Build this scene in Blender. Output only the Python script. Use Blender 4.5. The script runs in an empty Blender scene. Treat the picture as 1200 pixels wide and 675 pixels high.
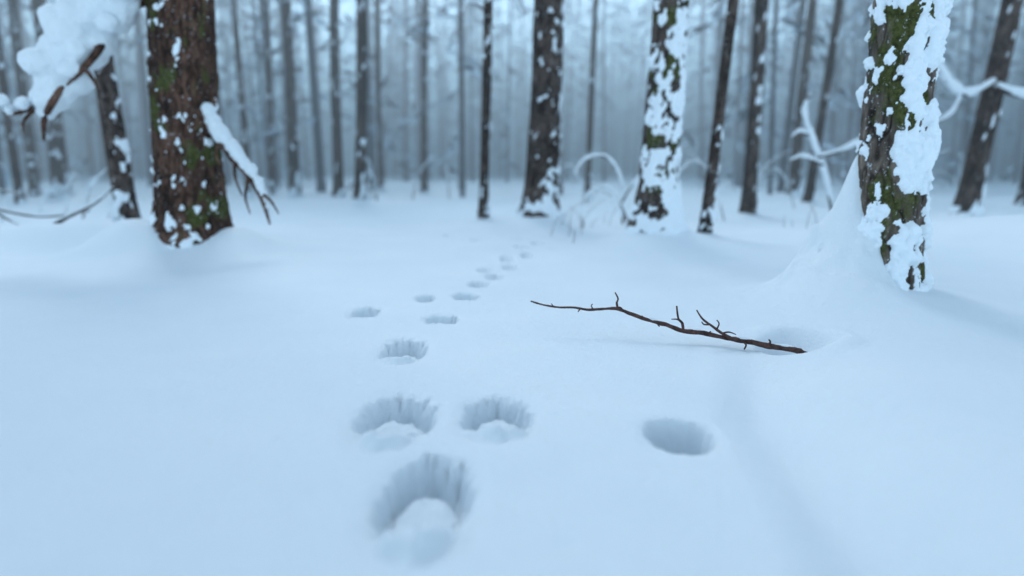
import bpy, math, random
import numpy as np
from mathutils import Vector
random.seed(7); rng=np.random.default_rng(7)
S=bpy.context.scene
S.view_settings.view_transform='Standard'; S.view_settings.look='None'; S.view_settings.exposure=0
# ---------------------------------------------------------------- noise
PT=rng.permutation(256); PT=np.concatenate([PT,PT]); RV=rng.random(512)
def vn(x,y,z=0.0):
    x,y,z=np.broadcast_arrays(np.asarray(x,float),np.asarray(y,float),np.asarray(z,float))
    xi=np.floor(x).astype(int);yi=np.floor(y).astype(int);zi=np.floor(z).astype(int)
    fx=x-xi;fy=y-yi;fz=z-zi
    fx=fx*fx*(3-2*fx);fy=fy*fy*(3-2*fy);fz=fz*fz*(3-2*fz)
    def h(a,b,c): return RV[PT[(PT[(PT[a&255]+b)&255]+c)&255]]
    def l(a,b,t): return a+(b-a)*t
    return l(l(l(h(xi,yi,zi),h(xi+1,yi,zi),fx),l(h(xi,yi+1,zi),h(xi+1,yi+1,zi),fx),fy),
             l(l(h(xi,yi,zi+1),h(xi+1,yi,zi+1),fx),l(h(xi,yi+1,zi+1),h(xi+1,yi+1,zi+1),fx),fy),fz)
def fbm(x,y,z=0.0,o=4):
    s=0;a=.5;t=0
    for i in range(o):
        s=s+a*vn(x*2**i+17.3*i,y*2**i+5.1*i,z*2**i+9.7*i);t+=a;a*=.5
    return s/t
def ss(a,b,x):
    t=np.clip((x-a)/(b-a),0,1); return t*t*(3-2*t)
# ---------------------------------------------------------------- layout (metres)
# tree: x,y,radius,lean_x,lean_y,mound
RT=(1.345,2.46); LT=(-1.87,4.05)
MID=[(0.234,6.25,.145,.055,0,.12),(0.955,4.50,.12,.035,0,.15),(-.28,6.6,.045,.03,0,.03),(1.37,4.85,.04,.08,0,.03),
 (-2.2,10.0,.085,.04,0,.06),(-3.25,12.9,.10,.02,0,.06),(-4.27,13.6,.115,0,0,.06),(-3.1,16.3,.07,.01,0,.03),
 (-5.2,15,.075,.02,0,.03),(-5.35,14,.07,-.01,0,.03),(-1.93,15.2,.08,.02,0,.03),(-1.3,18,.08,0,0,.03),
 (-3.04,5.4,.08,-.05,0,.06),(-8.6,13.2,.15,-.02,0,.08),(-9.7,14.0,.10,.0,0,.05),(-7.5,10.5,.06,-.03,0,.05),
 (2.54,7.4,.075,.01,0,.06),(4.9,12,.09,.03,0,.05),(4.64,7.0,.105,.10,0,.08),(6.75,9,.12,.05,0,.08),(4.1,9.5,.06,.08,0,.05),
 (1.25,11.5,.05,.03,0,.03),(0.95,14,.08,-.02,0,.03)]
PRINTS=[ # cx,cy,rx,ry,depth,dome,seed
 (-.136,.985,.076,.155,.074,.052,1),(-.237,1.345,.080,.155,.066,.045,2),(-.030,1.35,.076,.125,.062,.041,3),
 (-.309,1.89,.062,.135,.058,.036,4),(-.529,2.41,.050,.095,.040,.014,5),(-.242,2.31,.056,.080,.040,.014,6),
 (-.345,2.68,.038,.07,.026,.0,7),(-.19,2.73,.048,.08,.032,.006,8),(-.150,3.05,.048,.09,.030,.0,9),(-.085,3.29,.045,.09,.028,.0,10),
 (-.14,3.52,.040,.08,.024,.0,11),(-.01,3.62,.042,.09,.028,.0,12),(-.03,3.92,.040,.09,.026,.0,13),(.09,4.05,.040,.09,.028,.0,14),
 (.06,4.45,.045,.10,.028,.0,15),(.18,4.7,.045,.10,.028,.0,16),(.04,5.1,.045,.12,.028,.0,17),(-.25,4.9,.045,.11,.026,0,18),(-.5,5.5,.045,.12,.026,0,19)]
def pit(X,Y,c,H,flute=1.0):
    cx,cy,rx,ry,dep,dome,sd=c
    m=(np.abs(X-cx)<rx*2.6)&(np.abs(Y-cy)<ry*2.6)
    if not m.any(): return
    x=X[m];y=Y[m];dx=(x-cx)/rx;dy=(y-cy)/ry
    r=np.sqrt(dx*dx+dy*dy)+1e-6;ct=dx/r;st=dy/r
    low=vn(ct*1.3+sd*7,st*1.3+3,sd)-.5
    hi=vn(ct*6+sd*3,st*6+9,sd+.5)-.5
    hi2=vn(ct*12+sd*3,st*12+9,sd+.5)-.5
    rim=1+.16*low+flute*(.14*hi+.16*hi2)*ss(-.8,.2,st)
    q=r/rim
    cr=fbm(x*60,y*60,sd,3)-.5
    h=-dep*ss(1.05,.70,q+.15*cr)
    h+=-.013*np.exp(-(np.maximum(r-.8,0)/.35)**2)
    slits=np.clip((vn(ct*9+sd*5,st*9+2,sd+2.5)-.58)*5,0,1)*ss(-.1,.5,st)
    h+=-.017*flute*slits*np.exp(-((r-.97)/.15)**2)
    lum=fbm(x*34,y*34,sd,4)-.5
    q2=np.sqrt((dx*.98)**2+((dy+.25)*.90)**2)/(1+.16*low+.12*(vn(ct*4+sd,st*4,sd+7)-.5))+.09*cr
    h+=dome*ss(.92,.60,q2)*(1-.10*q2)*(1+.10*lum)+.008*lum*ss(.95,.7,q)
    h+=.005*np.clip(fbm(x*110,y*110,sd,3)-.52,0,1)*4*ss(1.25,.95,q)*.8
    H[m]+=h
def height(X,Y):
    X=np.asarray(X,float);Y=np.asarray(Y,float)
    d=np.sqrt(X*X+Y*Y)
    far=ss(2.0,9,d)
    H=(fbm(X*.22+3,Y*.22+8,0,3)-.5)*.40*ss(4,25,d)
    H+=(fbm(X*.9+13,Y*.9+8,0,3)-.5)*(.030+.13*far)
    H+=(fbm(X*3+3,Y*3+1,0,2)-.5)*.014
    H+=.0030*(fbm(X*13,Y*13,6,2)-.5)
    H+=.0028*(fbm(X*40,Y*40,1,3)-.5)+.0012*(vn(X*140,Y*140,2)-.5)
    # right-hand rise, left bank
    H+=.24*np.exp(-((X-3.3)/1.35)**2-((Y-4.0)/1.2)**2)
    fr=np.where(Y<4.35,.22,.8)
    H+=.18*np.exp(-((X+3.1)/1.15)**2-((Y-4.35)/fr)**2)
    # drift furrow on the right
    gx=.44+.05*np.sin((Y-.8)*2.2)+.18*ss(1.25,2.0,Y)
    f=ss(2.1,1.35,Y);u=X-gx
    H+=f*(.055*ss(-.02,.38,u)-.040*ss(-.095,.04,u)*np.exp(-(np.maximum(u,0)/.14)**2))*ss(1.9,.9,X)
    # tree mounds
    for (x,y,r,lx,ly,a) in MID:
        dd=np.sqrt((X-x)**2+(Y-y)**2)
        H+=a*1.3*np.exp(-np.maximum(dd-r,0)/(r*1.25+.03))*(.8+.4*vn(X*3,Y*3,4))
    dd=np.sqrt((X-LT[0])**2+(Y-LT[1])**2)
    H+=.09*np.exp(-np.maximum(dd-.2,0)/.24)
    H+=.17*np.exp(-(((X+2.20)/.24)**2+((Y-3.90)/.19)**2))+.11*np.exp(-(((X+1.56)/.17)**2+((Y-3.95)/.2)**2))
    dx=X-RT[0];dy=Y-RT[1];dd=np.sqrt(dx*dx+dy*dy)
    H+=.08*np.exp(-(dd/.45)**2)
    # snow plastered on the left flank of the right tree
    e=np.sqrt(((X-1.25)/1.0)**2+((Y-2.50)/.95)**2)
    n=fbm(X*9,Y*9,5,3)-.5;n2=fbm(X*24,Y*24,8,4)-.5
    e=np.maximum(e*(1+.7*n)+.05*n2,0)
    prof=np.exp(-(e/.125)**1.4)
    H+=(.46*prof+.13*n2*ss(.02,.3,prof))*ss(.05,-.03,X-1.30)
    H+=.075*np.exp(-(((X-1.08)/.20)**2+((Y-2.30)/.25)**2))
    # hollow where the branch goes in
    e=np.sqrt(((X-.800)/.115)**2+((Y-1.895)/.105)**2)/(1+.2*(vn(X*12,Y*12,3)-.5))
    H+=-.060*ss(1.05,.40,e)+.024*np.exp(-((e-1.25)/.35)**2)*ss(-.05,.08,X-.78+(Y-1.9)*.4)
    for c in PRINTS: pit(X,Y,c,H)
    # round hole, small dent
    pit(X,Y,(.322,1.245,.066,.088,.090,.0,31),H,.15)
    H+=-.006*np.exp(-(((X-.073)/.018)**2+((Y-.845)/.02)**2))
    return H
def hz(x,y): return float(height(np.array([x]),np.array([y]))[0])
# ---------------------------------------------------------------- materials
def newmat(n):
    m=bpy.data.materials.new(n);m.use_nodes=True
    nt=m.node_tree;b=nt.nodes['Principled BSDF'];return m,nt,b
def N(nt,t,**k):
    n=nt.nodes.new(t)
    for a,v in k.items(): setattr(n,a,v)
    return n
def noise(nt,scale,detail=4,rough=.55,vec=None):
    n=N(nt,'ShaderNodeTexNoise');n.inputs['Scale'].default_value=scale;n.inputs['Detail'].default_value=detail;n.inputs['Roughness'].default_value=rough
    if vec: nt.links.new(vec,n.inputs['Vector'])
    return n
def ramp(nt,src,stops):
    r=N(nt,'ShaderNodeValToRGB');e=r.color_ramp.elements
    while len(e)<len(stops): e.new(.5)
    for i,(p,c) in enumerate(stops): e[i].position=p;e[i].color=(*c,1) if len(c)==3 else c
    nt.links.new(src,r.inputs['Fac']);return r
def mix(nt,f,a,b):
    m=N(nt,'ShaderNodeMix',data_type='RGBA')
    for s,v in ((0,f),(6,a),(7,b)):
        if isinstance(v,(int,float)): m.inputs[s].default_value=v
        elif isinstance(v,tuple): m.inputs[s].default_value=(*v,1)
        else: nt.links.new(v,m.inputs[s])
    return m.outputs[2]
SNOWC=(.80,.87,.92)
def snowmat(n='snow',bs=1.0):
    m,nt,b=newmat(n);tc=N(nt,'ShaderNodeTexCoord')
    a=noise(nt,2.0,3,.5,tc.outputs['Object'])
    r=ramp(nt,a.outputs[0],[(.3,(.79,.87,.92)),(.7,(.84,.905,.945))])
    nt.links.new(r.outputs[0],b.inputs['Base Color'])
    b.inputs['Roughness'].default_value=.6;b.inputs['Specular IOR Level'].default_value=.3
    n1=noise(nt,90,5,.65,tc.outputs['Object']);n2=noise(nt,420,3,.7,tc.outputs['Object'])
    b1=N(nt,'ShaderNodeBump');b1.inputs['Strength'].default_value=.7*bs;b1.inputs['Distance'].default_value=.007
    b2=N(nt,'ShaderNodeBump');b2.inputs['Strength'].default_value=1.0*bs;b2.inputs['Distance'].default_value=.003
    nt.links.new(n1.outputs[0],b1.inputs['Height']);nt.links.new(n2.outputs[0],b2.inputs['Height'])
    nt.links.new(b1.outputs[0],b2.inputs['Normal']);nt.links.new(b2.outputs[0],b.inputs['Normal'])
    return m
def barkmat(n,c0,c1,c2,frost=.0):
    m,nt,b=newmat(n);tc=N(nt,'ShaderNodeTexCoord')
    mp=N(nt,'ShaderNodeMapping');mp.inputs['Scale'].default_value=(1,1,.28);nt.links.new(tc.outputs['Object'],mp.inputs[0])
    a=noise(nt,38,7,.65,mp.outputs[0]);r=ramp(nt,a.outputs[0],[(.32,c0),(.52,c1),(.72,c2)])
    big=noise(nt,5,3,.5,tc.outputs['Object']);rb=ramp(nt,big.outputs[0],[(.35,(.55,.55,.55)),(.65,(1.25,1.2,1.15))])
    mul=N(nt,'ShaderNodeMix',data_type='RGBA',blend_type='MULTIPLY');mul.inputs[0].default_value=1
    nt.links.new(r.outputs[0],mul.inputs[6]);nt.links.new(rb.outputs[0],mul.inputs[7])
    cav=N(nt,'ShaderNodeAttribute',attribute_name='cavity')
    c=mix(nt,cav.outputs['Fac'],mul.outputs[2],(.012,.009,.008))
    mo=N(nt,'ShaderNodeAttribute',attribute_name='moss')
    mn=noise(nt,60,4,.7,tc.outputs['Object']);mc=ramp(nt,mn.outputs[0],[(.35,(.030,.034,.011)),(.65,(.090,.098,.032))])
    c=mix(nt,mo.outputs['Fac'],c,mc.outputs[0])
    fn=noise(nt,55,5,.7,tc.outputs['Object']);fr=ramp(nt,fn.outputs[0],[(.64-frost*.25,(0,0,0)),(.72-frost*.25,(1,1,1))])
    fm=N(nt,'ShaderNodeMath',operation='MULTIPLY');fm.inputs[1].default_value=.75;nt.links.new(fr.outputs[0],fm.inputs[0])
    c=mix(nt,fm.outputs[0],c,(.66,.72,.78))
    sn=N(nt,'ShaderNodeAttribute',attribute_name='snow')
    sr=ramp(nt,sn.outputs['Fac'],[(.25,(0,0,0)),(.55,(1,1,1))])
    c=mix(nt,sr.outputs[0],c,SNOWC)
    nt.links.new(c,b.inputs['Base Color']);b.inputs['Roughness'].default_value=.9;b.inputs['Specular IOR Level'].default_value=.15
    bp=N(nt,'ShaderNodeBump');bp.inputs['Strength'].default_value=.8;bp.inputs['Distance'].default_value=.006
    nt.links.new(a.outputs[0],bp.inputs['Height']);nt.links.new(bp.outputs[0],b.inputs['Normal'])
    return m
def plain(n,c0,c1,scale=8,rough=.85):
    m,nt,b=newmat(n);tc=N(nt,'ShaderNodeTexCoord')
    a=noise(nt,scale,5,.6,tc.outputs['Object']);r=ramp(nt,a.outputs[0],[(.35,c0),(.65,c1)])
    nt.links.new(r.outputs[0],b.inputs['Base Color']);b.inputs['Roughness'].default_value=rough;b.inputs['Specular IOR Level'].default_value=.2
    return m
M_snow=snowmat('snow');
M_barkR=barkmat('bark_grey',(.040,.032,.028),(.12,.10,.085),(.24,.205,.175),.15)
M_barkL=barkmat('bark_reddish',(.024,.014,.011),(.098,.055,.041),(.175,.105,.078),.10)
M_barkM=barkmat('bark_dark',(.030,.022,.020),(.085,.067,.060),(.14,.118,.105),.14)
M_f1=plain('bark_haze_near',(.05,.058,.066),(.13,.15,.17),9)  # distant bark in bands: aerial haze painted into the colour, paler and bluer further off
M_f2=plain('bark_haze_mid',(.07,.088,.105),(.16,.195,.23),9)
M_f3=plain('bark_haze_far',(.08,.11,.14),(.18,.225,.27),9)
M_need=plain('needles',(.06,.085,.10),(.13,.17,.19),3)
M_need2=plain('needles_haze_far',(.13,.18,.22),(.25,.32,.37),3)  # needles of the farther trees, haze painted into a paler, bluer tone
M_frost=plain('frosted_needles',(.48,.58,.66),(.70,.80,.88),3)
M_twig=plain('twig_bark',(.035,.018,.014),(.11,.055,.045),60,.6)
# ---------------------------------------------------------------- mesh helpers
def obj_np(name,V,F,mats,midx=None,smooth=True,attrs=None,parent=None):
    me=bpy.data.meshes.new(name);V=np.asarray(V,np.float32);F=np.asarray(F,np.int32)
    k=F.shape[1]
    me.vertices.add(len(V));me.vertices.foreach_set('co',V.ravel())
    me.loops.add(F.size);me.loops.foreach_set('vertex_index',F.ravel())
    me.polygons.add(len(F));me.polygons.foreach_set('loop_start',np.arange(0,F.size,k,dtype=np.int32))
    for m in mats: me.materials.append(m)
    if midx is not None: me.polygons.foreach_set('material_index',np.asarray(midx,np.int32))
    if smooth: me.polygons.foreach_set('use_smooth',np.ones(len(F),bool))
    me.update(calc_edges=True);me.validate()
    if attrs:
        for a,v in attrs.items():
            at=me.attributes.new(a,'FLOAT','POINT');at.data.foreach_set('value',np.asarray(v,np.float32).ravel())
    o=bpy.data.objects.new(name,me);S.collection.objects.link(o)
    if parent: o.parent=parent
    return o
class MB:
    def __init__(s): s.V=[];s.F=[];s.M=[];s.n=0
    def add(s,V,F,m=0):
        s.V.append(V);s.F.append(np.asarray(F)+s.n);s.M.append(np.full(len(F),m));s.n+=len(V)
    def build(s,name,mats,**k): return obj_np(name,np.concatenate(s.V),np.concatenate(s.F),mats,np.concatenate(s.M),**k)
def spline(P,R,sub):
    P=np.asarray(P,float);R=np.asarray(R,float);out=[];ro=[];n=len(P)
    for i in range(n-1):
        p0=P[max(i-1,0)];p1=P[i];p2=P[i+1];p3=P[min(i+2,n-1)]
        for j in range(sub):
            t=j/sub
            out.append(.5*((2*p1)+(-p0+p2)*t+(2*p0-5*p1+4*p2-p3)*t*t+(-p0+3*p1-3*p2+p3)*t**3));ro.append(R[i]*(1-t)+R[i+1]*t)
    out.append(P[-1]);ro.append(R[-1]);return np.array(out),np.array(ro)
def tube(P,R,nseg=8,sub=5,rough=0.,freq=30.,sd=0,lump=0.,lf=8.):
    C,r=spline(P,R,sub);n=len(C);T=np.gradient(C,axis=0);T/=np.linalg.norm(T,axis=1)[:,None]+1e-9
    up=np.array([0,0,1.]);V=[]
    th=np.linspace(0,2*np.pi,nseg,endpoint=False)
    for i in range(n):
        t=T[i];u=up if abs(t[2])<.9 else np.array([1.,0,0])
        a=np.cross(t,u);a/=np.linalg.norm(a);b=np.cross(a,t)
        d=np.cos(th)[:,None]*a+np.sin(th)[:,None]*b
        rr=r[i]
        if lump: rr=rr*(1+lump*(fbm(C[i][0]*lf+sd,C[i][1]*lf,C[i][2]*lf,2)-.5)*2)
        p=C[i]+d*rr
        if rough: p=C[i]+d*(rr*(1+rough*(fbm(p[:,0]*freq+sd,p[:,1]*freq,p[:,2]*freq,3)-.5)*2))[:,None]
        V.append(p)
    V=np.concatenate(V);F=[]
    for i in range(n-1):
        for j in range(nseg):
            k=(j+1)%nseg;F.append((i*nseg+j,i*nseg+k,(i+1)*nseg+k,(i+1)*nseg+j))
    V=np.vstack([V,C[0],C[-1]]);c0=n*nseg
    for j in range(0,nseg,2):
        F.append((c0,(j+2)%nseg,(j+1)%nseg,j)) ; F.append((c0+1,(n-1)*nseg+j,(n-1)*nseg+j+1,(n-1)*nseg+(j+2)%nseg))
    return V,np.array(F)
# ---------------------------------------------------------------- ground
def lines(a,b,step,lo,hi,g):
    c=list(np.arange(a,b,step));s=step;x=c[-1]
    while x<hi: s*=g;x+=s;c.append(x)
    s=step;x=c[0];l=[]
    while x>lo: s*=g;x-=s;l.append(x)
    return np.array(l[::-1]+c)
gx=lines(-.75,1.75,.0055,-130,130,1.035);gy=lines(.70,2.70,.0055,-30,170,1.03)
GX,GY=np.meshgrid(gx,gy);GH=height(GX.ravel(),GY.ravel()).reshape(GX.shape)
V=np.stack([GX.ravel(),GY.ravel(),GH.ravel()],1);nx=len(gx);ny=len(gy)
I=np.arange(nx*ny).reshape(ny,nx)
F=np.stack([I[:-1,:-1].ravel(),I[:-1,1:].ravel(),I[1:,1:].ravel(),I[1:,:-1].ravel()],1)
obj_np('snow_ground',V,F,[M_snow])
# ---------------------------------------------------------------- tree trunks
def trunk(name,x,y,r,lx,ly,mat,nth,zd,dz,top,amp,snowdir=None,sbias=-.3,mossb=-1,flare=.35,sd=0,mossdir=(0,-1),basesnow=.25,sfreq=9,sidew=.2,thick=.05):
    zb=hz(x,y)
    z0=zb-.35
    zs=list(np.arange(z0,zd,dz));s=dz
    while zs[-1]<top: s=min(s*1.15,.35);zs.append(zs[-1]+s)
    zs=np.array(zs);th=np.linspace(0,2*np.pi,nth,endpoint=False)
    Z,TH=np.meshgrid(zs,th,indexing='ij')
    hrel=Z-zb
    R=r*(1-.05*np.clip(hrel,0,99))*(1+flare*np.exp(-np.maximum(hrel,-.05)/.13)*(.8+.5*(vn(np.cos(TH)*1.6+sd,np.sin(TH)*1.6,sd)-.3)))
    R=np.maximum(R,.02)
    c=np.cos(TH);s_=np.sin(TH)
    px=c*r;py=s_*r
    f=1/.035
    wob=fbm(px*14+sd,py*14,Z*4,2)
    rid=np.abs(fbm(px*f+sd+wob*1.2,py*f,Z*f*.33,2)-.5)*2
    cav=ss(.16,.0,rid)
    fine=fbm(px*90+sd,py*90,Z*45,3)
    low=fbm(px*4+sd,py*4,Z*1.6,2)-.5
    D=-amp*cav*1.1+amp*.9*(fine-.5)+r*.16*low
    moss=np.zeros_like(Z);snow=np.zeros_like(Z)
    if mossb>-1:
        mn=fbm(px*11+sd,py*11+4,Z*7,4)
        moss=ss(.52,.64,mn+.18*(c*mossdir[0]+s_*mossdir[1])+mossb)
        D+=moss*amp*.7
    sn=fbm(px*sfreq+sd*3,py*sfreq+4,Z*sfreq*.7,5)+.50*(fbm(px*38,py*38,Z*30,3)-.5)
    side=(c*snowdir[0]+s_*snowdir[1]) if snowdir else 0
    val=sn+sidew*side+sbias+basesnow*np.exp(-np.maximum(hrel,0)/.16)
    snow=ss(.50,.55,val)
    D+=snow*(amp*.5+thick*np.clip(val-.5,0,.3)+.014*(fbm(px*42,py*42,Z*38,3)-.5))
    R=R+D
    X=x+lx*hrel+c*R+ .02*np.sin(Z*1.3+sd)*(r/.15);Y=y+ly*hrel+s_*R
    V=np.stack([X.ravel(),Y.ravel(),Z.ravel()],1)
    nz=len(zs);I=np.arange(nz*nth).reshape(nz,nth);J=np.roll(I,-1,1)
    F=np.stack([I[:-1].ravel(),J[:-1].ravel(),J[1:].ravel(),I[1:].ravel()],1)
    return obj_np(name,V,F,[mat],attrs={'snow':snow,'moss':moss,'cavity':cav*(1-snow)*.8})
# crown of spruce boughs shared by all trees
def tris(C,L,dirs,flat,wd=.28):
    n=len(C);a=dirs*L[:,None]
    s=rng.normal(size=(n,3));s[:,2]*=flat;s-= (s*dirs).sum(1)[:,None]*dirs;s/=np.linalg.norm(s,axis=1)[:,None]+1e-6
    w=L[:,None]*wd
    V=np.stack([C-a*.5,C+s*w,C+a*.5],1).reshape(-1,3);return V,np.arange(n*3).reshape(n,3)
def crown_arrays(x,y,z0,z1,nb,Lmax,k,rr):
    Cs=[];Ds=[];Ls=[];B=[]
    for i in range(nb):
        t=i/nb+rr.random()/nb;z=z0+(z1-z0)*t;az=rr.random()*6.283
        L=Lmax*(1-t*.85)*(.55+.6*rr.random());dro=.25+.35*rr.random()
        u=np.sort(rr.random(k))**.7
        dx=math.cos(az);dy=math.sin(az)
        P=np.stack([x+dx*L*u,y+dy*L*u,z-dro*L*u**1.5],1)
        P[:,:2]+=rr.normal(size=(k,2))*.10*L*u[:,None];P[:,2]-=rr.random(k)*.12*L
        D=np.stack([dx+rr.normal(size=k)*.6,dy+rr.normal(size=k)*.6,-.5+rr.normal(size=k)*.35],1);D/=np.linalg.norm(D,axis=1)[:,None]
        Cs.append(P);Ds.append(D);Ls.append(.12*Lmax*(.6+rr.random(k)));B.append((x,y,z,x+dx*L,y+dy*L,z-dro*L))
    return np.concatenate(Cs),np.concatenate(Ds),np.concatenate(Ls),B
def stems(B,r):
    V=[];F=[];n=0
    for (a,b,c,d,e,f) in B:
        V+=[(a,b,c+r),(a+r,b-r,c-r),(a-r,b+r,c-r),(d,e,f)];F+=[(n,n+1,n+3),(n+1,n+2,n+3),(n+2,n,n+3)];n+=4
    return np.array(V,float),np.array(F)
def crown_mesh(name,seed):
    rr=np.random.default_rng(seed);C,D,L,B=crown_arrays(0,0,0,1*6,24,1.4,18,rr)
    Vt,Ft=tris(C,L,D,.4);Vs,Fs=stems(B,.018)
    mb=MB();mb.add(Vs,Fs,0);mb.add(Vt,Ft,1)
    mb.M[1]=np.where(rr.random(len(Ft))<.4,1,2)
    o=mb.build(name,[M_barkM,M_need,M_frost],smooth=False);me=o.data;bpy.data.objects.remove(o);return me
CR=[crown_mesh('boughs_a',1),crown_mesh('boughs_b',2)]
def add_crown(t,x,y,lx,z,i,sc=1):
    o=bpy.data.objects.new('boughs',CR[i%2]);S.collection.objects.link(o)
    o.location=(x+lx*z,y,z);o.rotation_euler=(0,0,i*1.7);o.scale=(sc,sc,1);o.parent=t
rt=trunk('pine_tree',RT[0],RT[1],.112,.02,0,M_barkR,200,1.6,.0055,9.5,.008,(.45,-.5),-.035,-.095,.20,sd=3,mossdir=(-.3,-.5),basesnow=.06,sfreq=15,sidew=.14,thick=.10)
add_crown(rt,RT[0],RT[1],0,3.6,0,1)
lt=trunk('pine_tree',LT[0],LT[1],.190,.0,0,M_barkL,200,2.0,.009,10.5,.010,(-.2,-.3),-.215,-.10,.35,sd=11,mossdir=(.5,-.4),basesnow=.17,sfreq=20,sidew=.1)
add_crown(lt,LT[0],LT[1],0,4.2,1,1.2)
for i,(x,y,r,lx,ly,a) in enumerate(MID):
    near=y<7
    if i==1: sb,sdirr,mo=-.045,(.75,-.45),-.10
    elif i==0: sb,sdirr,mo=-.20,(.5,-.2),-1
    else: sb,sdirr,mo=-.23,(.4,-.3),-1
    o=trunk('pine_tree',x,y,r,lx,ly,M_barkM,110 if near else 28,2.6 if near else 4,.014 if near else .06,9+3*vn(i*3.3,1),
        .007 if near else .004,sdirr,sb,mo,.4,sd=i*2.7+1,mossdir=(.3,-.6),basesnow=.22,sfreq=17 if i==1 else 14,sidew=.14,thick=.07)
    if r>.05: add_crown(o,x,y,lx,3.2+vn(i*2.1,5)*1.5,i,.6+r*4)
# ---------------------------------------------------------------- distant forest
mb=MB();fr=np.random.default_rng(21)
allC=[];allD=[];allL=[];allB=[]
cnt=0
while cnt<470:
    y=12+64*fr.random()**.8;x=(fr.random()*2-1)*(y*.95+6)
    if abs(x-.02*y)<y*.09 and y<24: continue
    if min((x-m[0])**2+(y-m[1])**2 for m in MID)<.6: continue
    cnt+=1
    zb=hz(x,y);r=.04+.09*fr.random()**1.4*(1 if y>18 else .75);h=11+7*fr.random();lx=fr.normal()*.03;ly=fr.normal()*.02
    zs=[-.3,.0,.25,1.5,4,8,h];R=[r*1.4,r*1.35,r*1.05,r,r*.85,r*.6,.02]
    ns=8;th=np.linspace(0,2*np.pi,ns,endpoint=False);V=[];F=[]
    for k,z in enumerate(zs):
        V.append(np.stack([x+lx*z+R[k]*np.cos(th),y+ly*z+R[k]*np.sin(th),np.full(ns,zb+z)],1))
        if k: 
            for j in range(ns): F.append(((k-1)*ns+j,(k-1)*ns+(j+1)%ns,k*ns+(j+1)%ns,k*ns+j))
    mb.add(np.concatenate(V),F,0 if y<19 else (1 if y<33 else 2))  # painted haze tone of the bark chosen by distance
    lo=1.1+fr.random()*1.9
    if fr.random()<.25: lo=.5
    C,D,L,B=crown_arrays(x,y,zb+lo,zb+h,30,1.5+fr.random()*.8,14,fr)
    C[:,0]+=lx*(C[:,2]-zb)
    allC.append(C);allD.append(D);allL.append(L);allB+=B
C=np.concatenate(allC);D=np.concatenate(allD);L=np.concatenate(allL)
Vt,Ft=tris(C,L*1.5,D,.4,.20);Vs,Fs=stems(allB,.012)
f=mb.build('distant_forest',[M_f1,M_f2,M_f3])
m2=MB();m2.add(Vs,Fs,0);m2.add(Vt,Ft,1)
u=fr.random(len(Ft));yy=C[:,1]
m2.M[1]=np.where(u<.45,np.where(yy<25,1,2),3)  # farther needles take the haze-painted tone, frosted ones are scattered at random
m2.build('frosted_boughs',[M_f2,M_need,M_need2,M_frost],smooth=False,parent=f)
# ---------------------------------------------------------------- fallen branch (foreground)
b=MB()
main=[(.059,2.112,.095),(.10,2.095,.086),(.146,2.079,.082),(.19,2.07,.083),(.236,2.059,.0785),(.285,2.05,.083),(.320,2.040,.085),(.36,2.015,.074),(.408,1.994,.060),(.455,1.972,.051),(.5,1.950,.038),(.555,1.93,.036),(.6125,1.908,.027),(.665,1.885,.023),(.72,1.865,.014),(.765,1.845,.012),(.806,1.823,.004),(.87,1.79,-.03)]
rad=np.linspace(.0026,.0088,len(main))
b.add(*tube(main,rad,12,8,.28,70,1,.22,25),0)
def tw(P,r0,r1,sd): b.add(*tube(P,np.linspace(r0,r1,len(P)),8,5,.2,90,sd,.2,60),0)
tw([(.322,2.039,.085),(.318,2.034,.105),(.321,2.03,.118),(.311,2.026,.138)],.0042,.0020,1)
tw([(.337,2.03,.081),(.329,2.03,.091),(.316,2.028,.094)],.003,.0015,2)
tw([(.502,1.95,.038),(.496,1.944,.062),(.483,1.94,.078),(.477,1.94,.114)],.0048,.0022,3)
tw([(.489,1.942,.070),(.478,1.938,.075),(.462,1.934,.076)],.003,.0014,4)
tw([(.63,1.90,.026),(.600,1.90,.042),(.571,1.905,.063),(.545,1.908,.082),(.527,1.91,.108)],.0050,.0020,5)
tw([(.585,1.902,.054),(.590,1.90,.070),(.583,1.90,.081)],.003,.0013,6)
tw([(.567,1.905,.067),(.548,1.90,.068),(.540,1.90,.076)],.003,.0013,7)
tw([(.60,1.9,.042),(.618,1.895,.047),(.637,1.89,.041)],.0028,.0013,8)
tw([(.72,1.862,.016),(.722,1.855,.028),(.716,1.85,.036)],.0035,.002,9)
tw([(.655,1.888,.022),(.66,1.87,.016),(.652,1.86,.006)],.003,.002,10)
tw([(.13,2.085,.083),(.122,2.08,.093)],.0022,.0012,11)
tw([(.21,2.064,.080),(.203,2.06,.071)],.0025,.0013,12)
tw([(.43,1.984,.055),(.437,1.975,.045)],.003,.0016,13)
tw([(.25,2.057,.079),(.243,2.053,.092),(.247,2.05,.098)],.0024,.0012,14)
tw([(.395,2.0,.063),(.388,1.995,.073)],.0032,.0016,15)
tw([(.565,1.925,.034),(.572,1.915,.044)],.0035,.0018,16)
fb=b.build('fallen_branch',[M_twig])
# light snow caught on the branch
s=MB();MC,MR=spline(main,rad,8)
for a,l in ((114,12),(100,8),(84,6),(64,6),(126,6)):
    P=MC[a:a+l:2]+np.array([0,0,.0065])
    if len(P)<3: continue
    R=np.full(len(P),.0048);R[0]=.001;R[-1]=.001
    s.add(*tube(P,R,8,4,.3,120,a),0)
s.build('snow_dusting',[M_snow],parent=fb)
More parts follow.
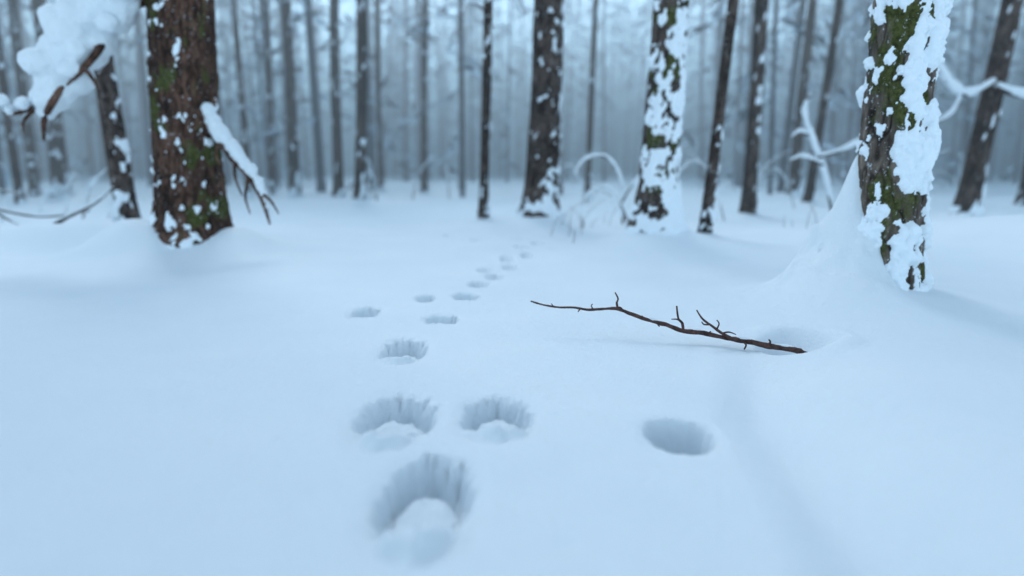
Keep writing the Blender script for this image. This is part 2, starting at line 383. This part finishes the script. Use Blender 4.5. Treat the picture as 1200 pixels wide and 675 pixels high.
# ---------------------------------------------------------------- snow clumps by voxel remesh
def clump(name,balls,vox,parent,dist=.03):
    m=MB()
    import bmesh
    bm=bmesh.new();bmesh.ops.create_icosphere(bm,subdivisions=3,radius=1)
    SV=np.array([v.co[:] for v in bm.verts]);SF=np.array([[v.index for v in f.verts] for f in bm.faces]);bm.free()
    for (x,y,z,r,*q) in balls:
        sc=np.array(q if q else (1,1,1)); m.add(SV*r*sc+np.array([x,y,z]),SF,0)
    o=m.build(name,[M_snow],parent=parent)
    md=o.modifiers.new('r','REMESH');md.mode='VOXEL';md.voxel_size=vox;md.use_smooth_shade=True
    sm=o.modifiers.new('s','SMOOTH');sm.iterations=4;sm.factor=.6
    for (sz,st) in ((dist*3.2,dist),(dist*1.0,dist*.45)):
        t=bpy.data.textures.new(name,'CLOUDS');t.noise_scale=sz;t.noise_depth=3
        d=o.modifiers.new('d','DISPLACE');d.texture=t;d.strength=st;d.mid_level=.5;d.texture_coords='GLOBAL'
    return o
# left tree: broken, heavily snowed limb
LB=[(-1.95,4.0,1.52),(-2.12,3.98,1.42),(-2.28,3.95,1.27),(-2.42,3.92,1.12),(-2.50,3.9,.95),(-2.60,3.88,.86),(-2.76,3.86,.80)]
m=MB();m.add(*tube(LB,[.07,.055,.045,.04,.03,.016,.007],14,6,.2,40,2,.2,12),0)
m.add(*tube([(-2.20,3.97,1.33),(-2.23,3.83,1.13),(-2.31,3.79,1.02),(-2.38,3.78,.95)],[.03,.022,.016,.006],10,5,.3,40,3),0)
m.add(*tube([(-2.42,3.92,1.10),(-2.45,3.82,.93),(-2.53,3.80,.78),(-2.55,3.80,.66)],[.028,.022,.016,.006],10,5,.25,40,4),0)
m.add(*tube([(-2.29,3.80,1.04),(-2.22,3.76,.97),(-2.20,3.75,.92)],[.014,.009,.004],8,5,.25,40,5),0)
m.add(*tube([(-2.6,3.88,.86),(-2.68,3.85,.77),(-2.69,3.85,.71)],[.012,.009,.004],8,5,.25,40,4),0)
m.build('broken_limb',[M_barkL],parent=lt)
B=[]
rb=random.Random(5)
for (x,z,r) in ((-2.06,1.50,.09),(-2.13,1.45,.12),(-2.22,1.38,.13),(-2.30,1.30,.14),(-2.38,1.22,.14),(-2.44,1.12,.14),(-2.48,1.02,.13),(-2.50,.94,.11),(-2.55,.87,.085),(-2.57,.80,.055),(-2.63,.87,.045),(-2.70,.845,.036),(-2.76,.82,.022),(-2.33,1.12,.10),(-2.26,1.18,.095),(-2.40,.98,.09),(-2.15,1.30,.09),(-2.10,1.38,.08)):
    B.append((x,3.90+rb.uniform(-.03,.03),z+.02,r,1,.98,.9))
    B.append((x+rb.uniform(-.07,.07),3.85+rb.uniform(-.06,.02),z+rb.uniform(-.03,.07),r*.62))
clump('limb_snow',B,.010,lt,.055)
# second limb on the right of the left tree, arching down
L2=[(-1.74,3.98,.80),(-1.66,3.95,.68),(-1.57,3.93,.57),(-1.48,3.9,.47),(-1.41,3.88,.34),(-1.37,3.87,.20)]
m=MB();m.add(*tube(L2,[.035,.03,.026,.02,.014,.006],12,6,.25,40,2),0)
for P in ([(-1.57,3.93,.57),(-1.56,3.90,.46),(-1.52,3.88,.36)],[(-1.48,3.9,.47),(-1.50,3.87,.36),(-1.47,3.85,.26)],[(-1.43,3.88,.38),(-1.36,3.86,.34),(-1.31,3.85,.26)],[(-1.66,3.95,.66),(-1.66,3.9,.58),(-1.62,3.88,.52)]):
    m.add(*tube(P,[.012,.008,.003],8,5,.25,40,4),0)
m.build('drooping_limb',[M_barkL],parent=lt)
C_,R_=spline(L2,[.050,.052,.048,.042,.028,.010],4)
clump('drooping_limb_snow',[(p[0]+.010+rb.uniform(-.006,.006),p[1],p[2]+.035,r*.85*(.8+.3*rb.random())) for p,r in zip(C_,R_)],.007,lt,.030)
# ---------------------------------------------------------------- snowy saplings / brush
def snowy(name,paths,rw=.012,sn=.024,matb=M_barkM):
    m=MB();s=MB()
    for k,(P,sc) in enumerate(paths):
        P=np.array(P,float);n=len(P);R=np.linspace(rw,rw*.25,n)*sc
        m.add(*tube(P,R,8,5,.2,30,k),0)
        if sn:
            Q=P+np.array([0,0,sn*.6*sc]);R2=np.full(n,sn*sc);R2[-1]*=.3;R2[0]*=.5
            s.add(*tube(Q,R2,10,6,.25,25,k+9,.55,9),0)
    o=m.build(name,[matb])
    if sn: s.build('snow_load',[M_snow],parent=o)
    return o
snowy('bent_sapling',[([(2.95,6.3,.1),(2.85,6.3,.45),(2.70,6.25,.75),(2.58,6.2,1.0),(2.62,6.2,1.15)],1),
  ([(2.75,6.25,.62),(2.95,6.2,.68),(3.15,6.15,.80),(3.30,6.1,.86)],.9),([(2.8,6.25,.55),(2.6,6.2,.62),(2.48,6.2,.58)],.8),([(2.68,6.25,.8),(2.55,6.2,.84),(2.48,6.2,.78)],.7)],.018,.030)
snowy('bent_sapling',[([(1.02,6.3,.0),(1.0,6.3,.4),(.85,6.25,.62),(.65,6.2,.60),(.55,6.2,.45)],.8),([(1.0,6.3,.2),(1.12,6.2,.42),(1.28,6.2,.38),(1.35,6.2,.2)],.7),
  ([(1.05,6.1,.0),(.92,6.1,.3),(.78,6.1,.36),(.7,6.1,.22)],.7),([(.62,5.9,.0),(.60,5.9,.2),(.70,5.9,.34),(.86,5.9,.28)],.5)],.016,.020)
snowy('snowy_branch',[([(4.70,6.9,1.35),(4.4,6.8,1.22),(4.15,6.7,1.30),(3.9,6.6,1.52),(3.75,6.6,1.60)],1.2),([(4.72,6.9,1.3),(5.0,6.9,1.22),(5.3,6.9,1.28),(5.7,6.8,1.2)],1.4),
  ([(4.3,6.75,1.25),(4.2,6.7,1.05),(4.05,6.7,.95)],.7)],.022,.036)
snowy('snowy_branch',[([(-.25,6.6,1.98),(-.15,6.5,2.03),(.02,6.4,2.0),(.12,6.4,1.86)],1.1),([(-.25,6.6,1.95),(-.38,6.5,1.99),(-.45,6.5,1.9)],.9)],.014,.030)
rq=random.Random(11)
for (cx,cy,n,hh) in ((-4.6,7.2,5,.4),(3.6,8.6,5,.5),(-6.5,9,5,.6),(5.6,9.5,5,.6),(2.0,7.2,5,.5),(-1.5,11,5,.5),(1.8,10,5,.5)):
    ps=[]
    for k in range(n):
        az=rq.random()*6.283;L=hh*(.6+.8*rq.random());x=cx+rq.uniform(-.8,.8);y=cy+rq.uniform(-.4,.4);z=hz(x,y)-.03
        dx=math.cos(az)*L*.8;dy=math.sin(az)*L*.5
        ps.append(([(x,y,z),(x+dx*.25,y+dy*.25,z+L*.6),(x+dx*.6,y+dy*.6,z+L*.95),(x+dx,y+dy,z+L*(.7+.5*rq.random()))],.5+.4*rq.random()))
    snowy('snowy_shrub',ps,.011,.013)
# dark fallen limbs, far left
snowy('fallen_limbs',[([(-4.6,5.3,.30),(-4.1,5.2,.26),(-3.6,5.2,.16),(-3.2,5.2,.20)],1.2),([(-3.55,5.1,.0),(-3.35,5.1,.14),(-3.1,5.1,.26),(-2.95,5.1,.38)],1.2),
  ([(-4.3,5.2,.28),(-4.0,5.2,.36),(-3.7,5.2,.33)],.8),([(-4.0,5.2,.24),(-3.8,5.2,.12),(-3.6,5.1,.06)],.7),([(-4.9,5.6,.5),(-4.5,5.5,.42),(-4.1,5.4,.22)],.8)],.018,.010)
# fine dry stems poking through the snow
g=MB()
for k in range(16):
    cx,cy=rq.choice([(.5,5.2),(.62,5.6),(2.4,5.4),(.75,5.9)])
    x=cx+rq.gauss(0,.15);y=cy+rq.gauss(0,.25);z=hz(x,y)-.02;h=.08+.2*rq.random();a=rq.gauss(0,.6)
    g.add(*tube([(x,y,z),(x+a*h*.3,y,z+h*.6),(x+a*h,y+rq.gauss(0,.03),z+h)],[.0025,.002,.001],4,3),0)
g.build('dry_stems',[M_twig])
# ---------------------------------------------------------------- mist hanging in the forest
import bmesh
bm=bmesh.new();bmesh.ops.create_cube(bm,size=1);me=bpy.data.meshes.new('forest_mist');bm.to_mesh(me);bm.free()
o=bpy.data.objects.new('forest_mist',me);S.collection.objects.link(o);o.scale=(220,140,11);o.location=(0,76.0,3.5)
m=bpy.data.materials.new('mist');m.use_nodes=True;nt=m.node_tree;nt.nodes.remove(nt.nodes['Principled BSDF'])
vs=N(nt,'ShaderNodeVolumeScatter');vs.inputs['Density'].default_value=.036;vs.inputs['Color'].default_value=(.97,.99,1,1);vs.inputs['Anisotropy'].default_value=.45
va=N(nt,'ShaderNodeVolumeAbsorption');va.inputs['Density'].default_value=.010;va.inputs['Color'].default_value=(.1,.72,1,1)
ad=N(nt,'ShaderNodeAddShader');nt.links.new(vs.outputs[0],ad.inputs[0]);nt.links.new(va.outputs[0],ad.inputs[1])
nt.links.new(ad.outputs[0],nt.nodes['Material Output'].inputs['Volume']);me.materials.append(m)
# ---------------------------------------------------------------- light, sky, camera
D=Vector((-.26,.80,.82)).normalized()
el=math.asin(D.z);az=math.atan2(D.x,D.y)
w=bpy.data.worlds.new('World');S.world=w;w.use_nodes=True;nt=w.node_tree;bg=nt.nodes['Background']
sk=N(nt,'ShaderNodeTexSky',sky_type='NISHITA');sk.sun_disc=False;sk.sun_elevation=el;sk.sun_rotation=az;sk.air_density=1.2;sk.dust_density=.6;sk.ozone_density=2.5
hs=N(nt,'ShaderNodeHueSaturation');hs.inputs['Saturation'].default_value=.34;hs.inputs['Value'].default_value=1.9
tn=N(nt,'ShaderNodeMix',data_type='RGBA',blend_type='MULTIPLY');tn.inputs[0].default_value=1;tn.inputs[7].default_value=(.71,.90,1.02,1)
nt.links.new(sk.outputs[0],hs.inputs['Color']);nt.links.new(hs.outputs[0],tn.inputs[6]);nt.links.new(tn.outputs[2],bg.inputs['Color']);bg.inputs['Strength'].default_value=.15
l=bpy.data.lights.new('sun','SUN');l.energy=1.5;l.angle=math.radians(22);l.color=(.98,.985,1.0)
o=bpy.data.objects.new('sun',l);S.collection.objects.link(o);o.rotation_euler=(-D).to_track_quat('-Z','Y').to_euler()
c=bpy.data.cameras.new('camera');c.lens=24;c.sensor_width=36;c.clip_start=.05;c.clip_end=400
c.dof.use_dof=True;c.dof.focus_distance=1.95;c.dof.aperture_fstop=1.05
o=bpy.data.objects.new('camera',c);S.collection.objects.link(o);o.location=(0,0,.5);o.rotation_euler=(math.radians(90-9.75),0,0);S.camera=o
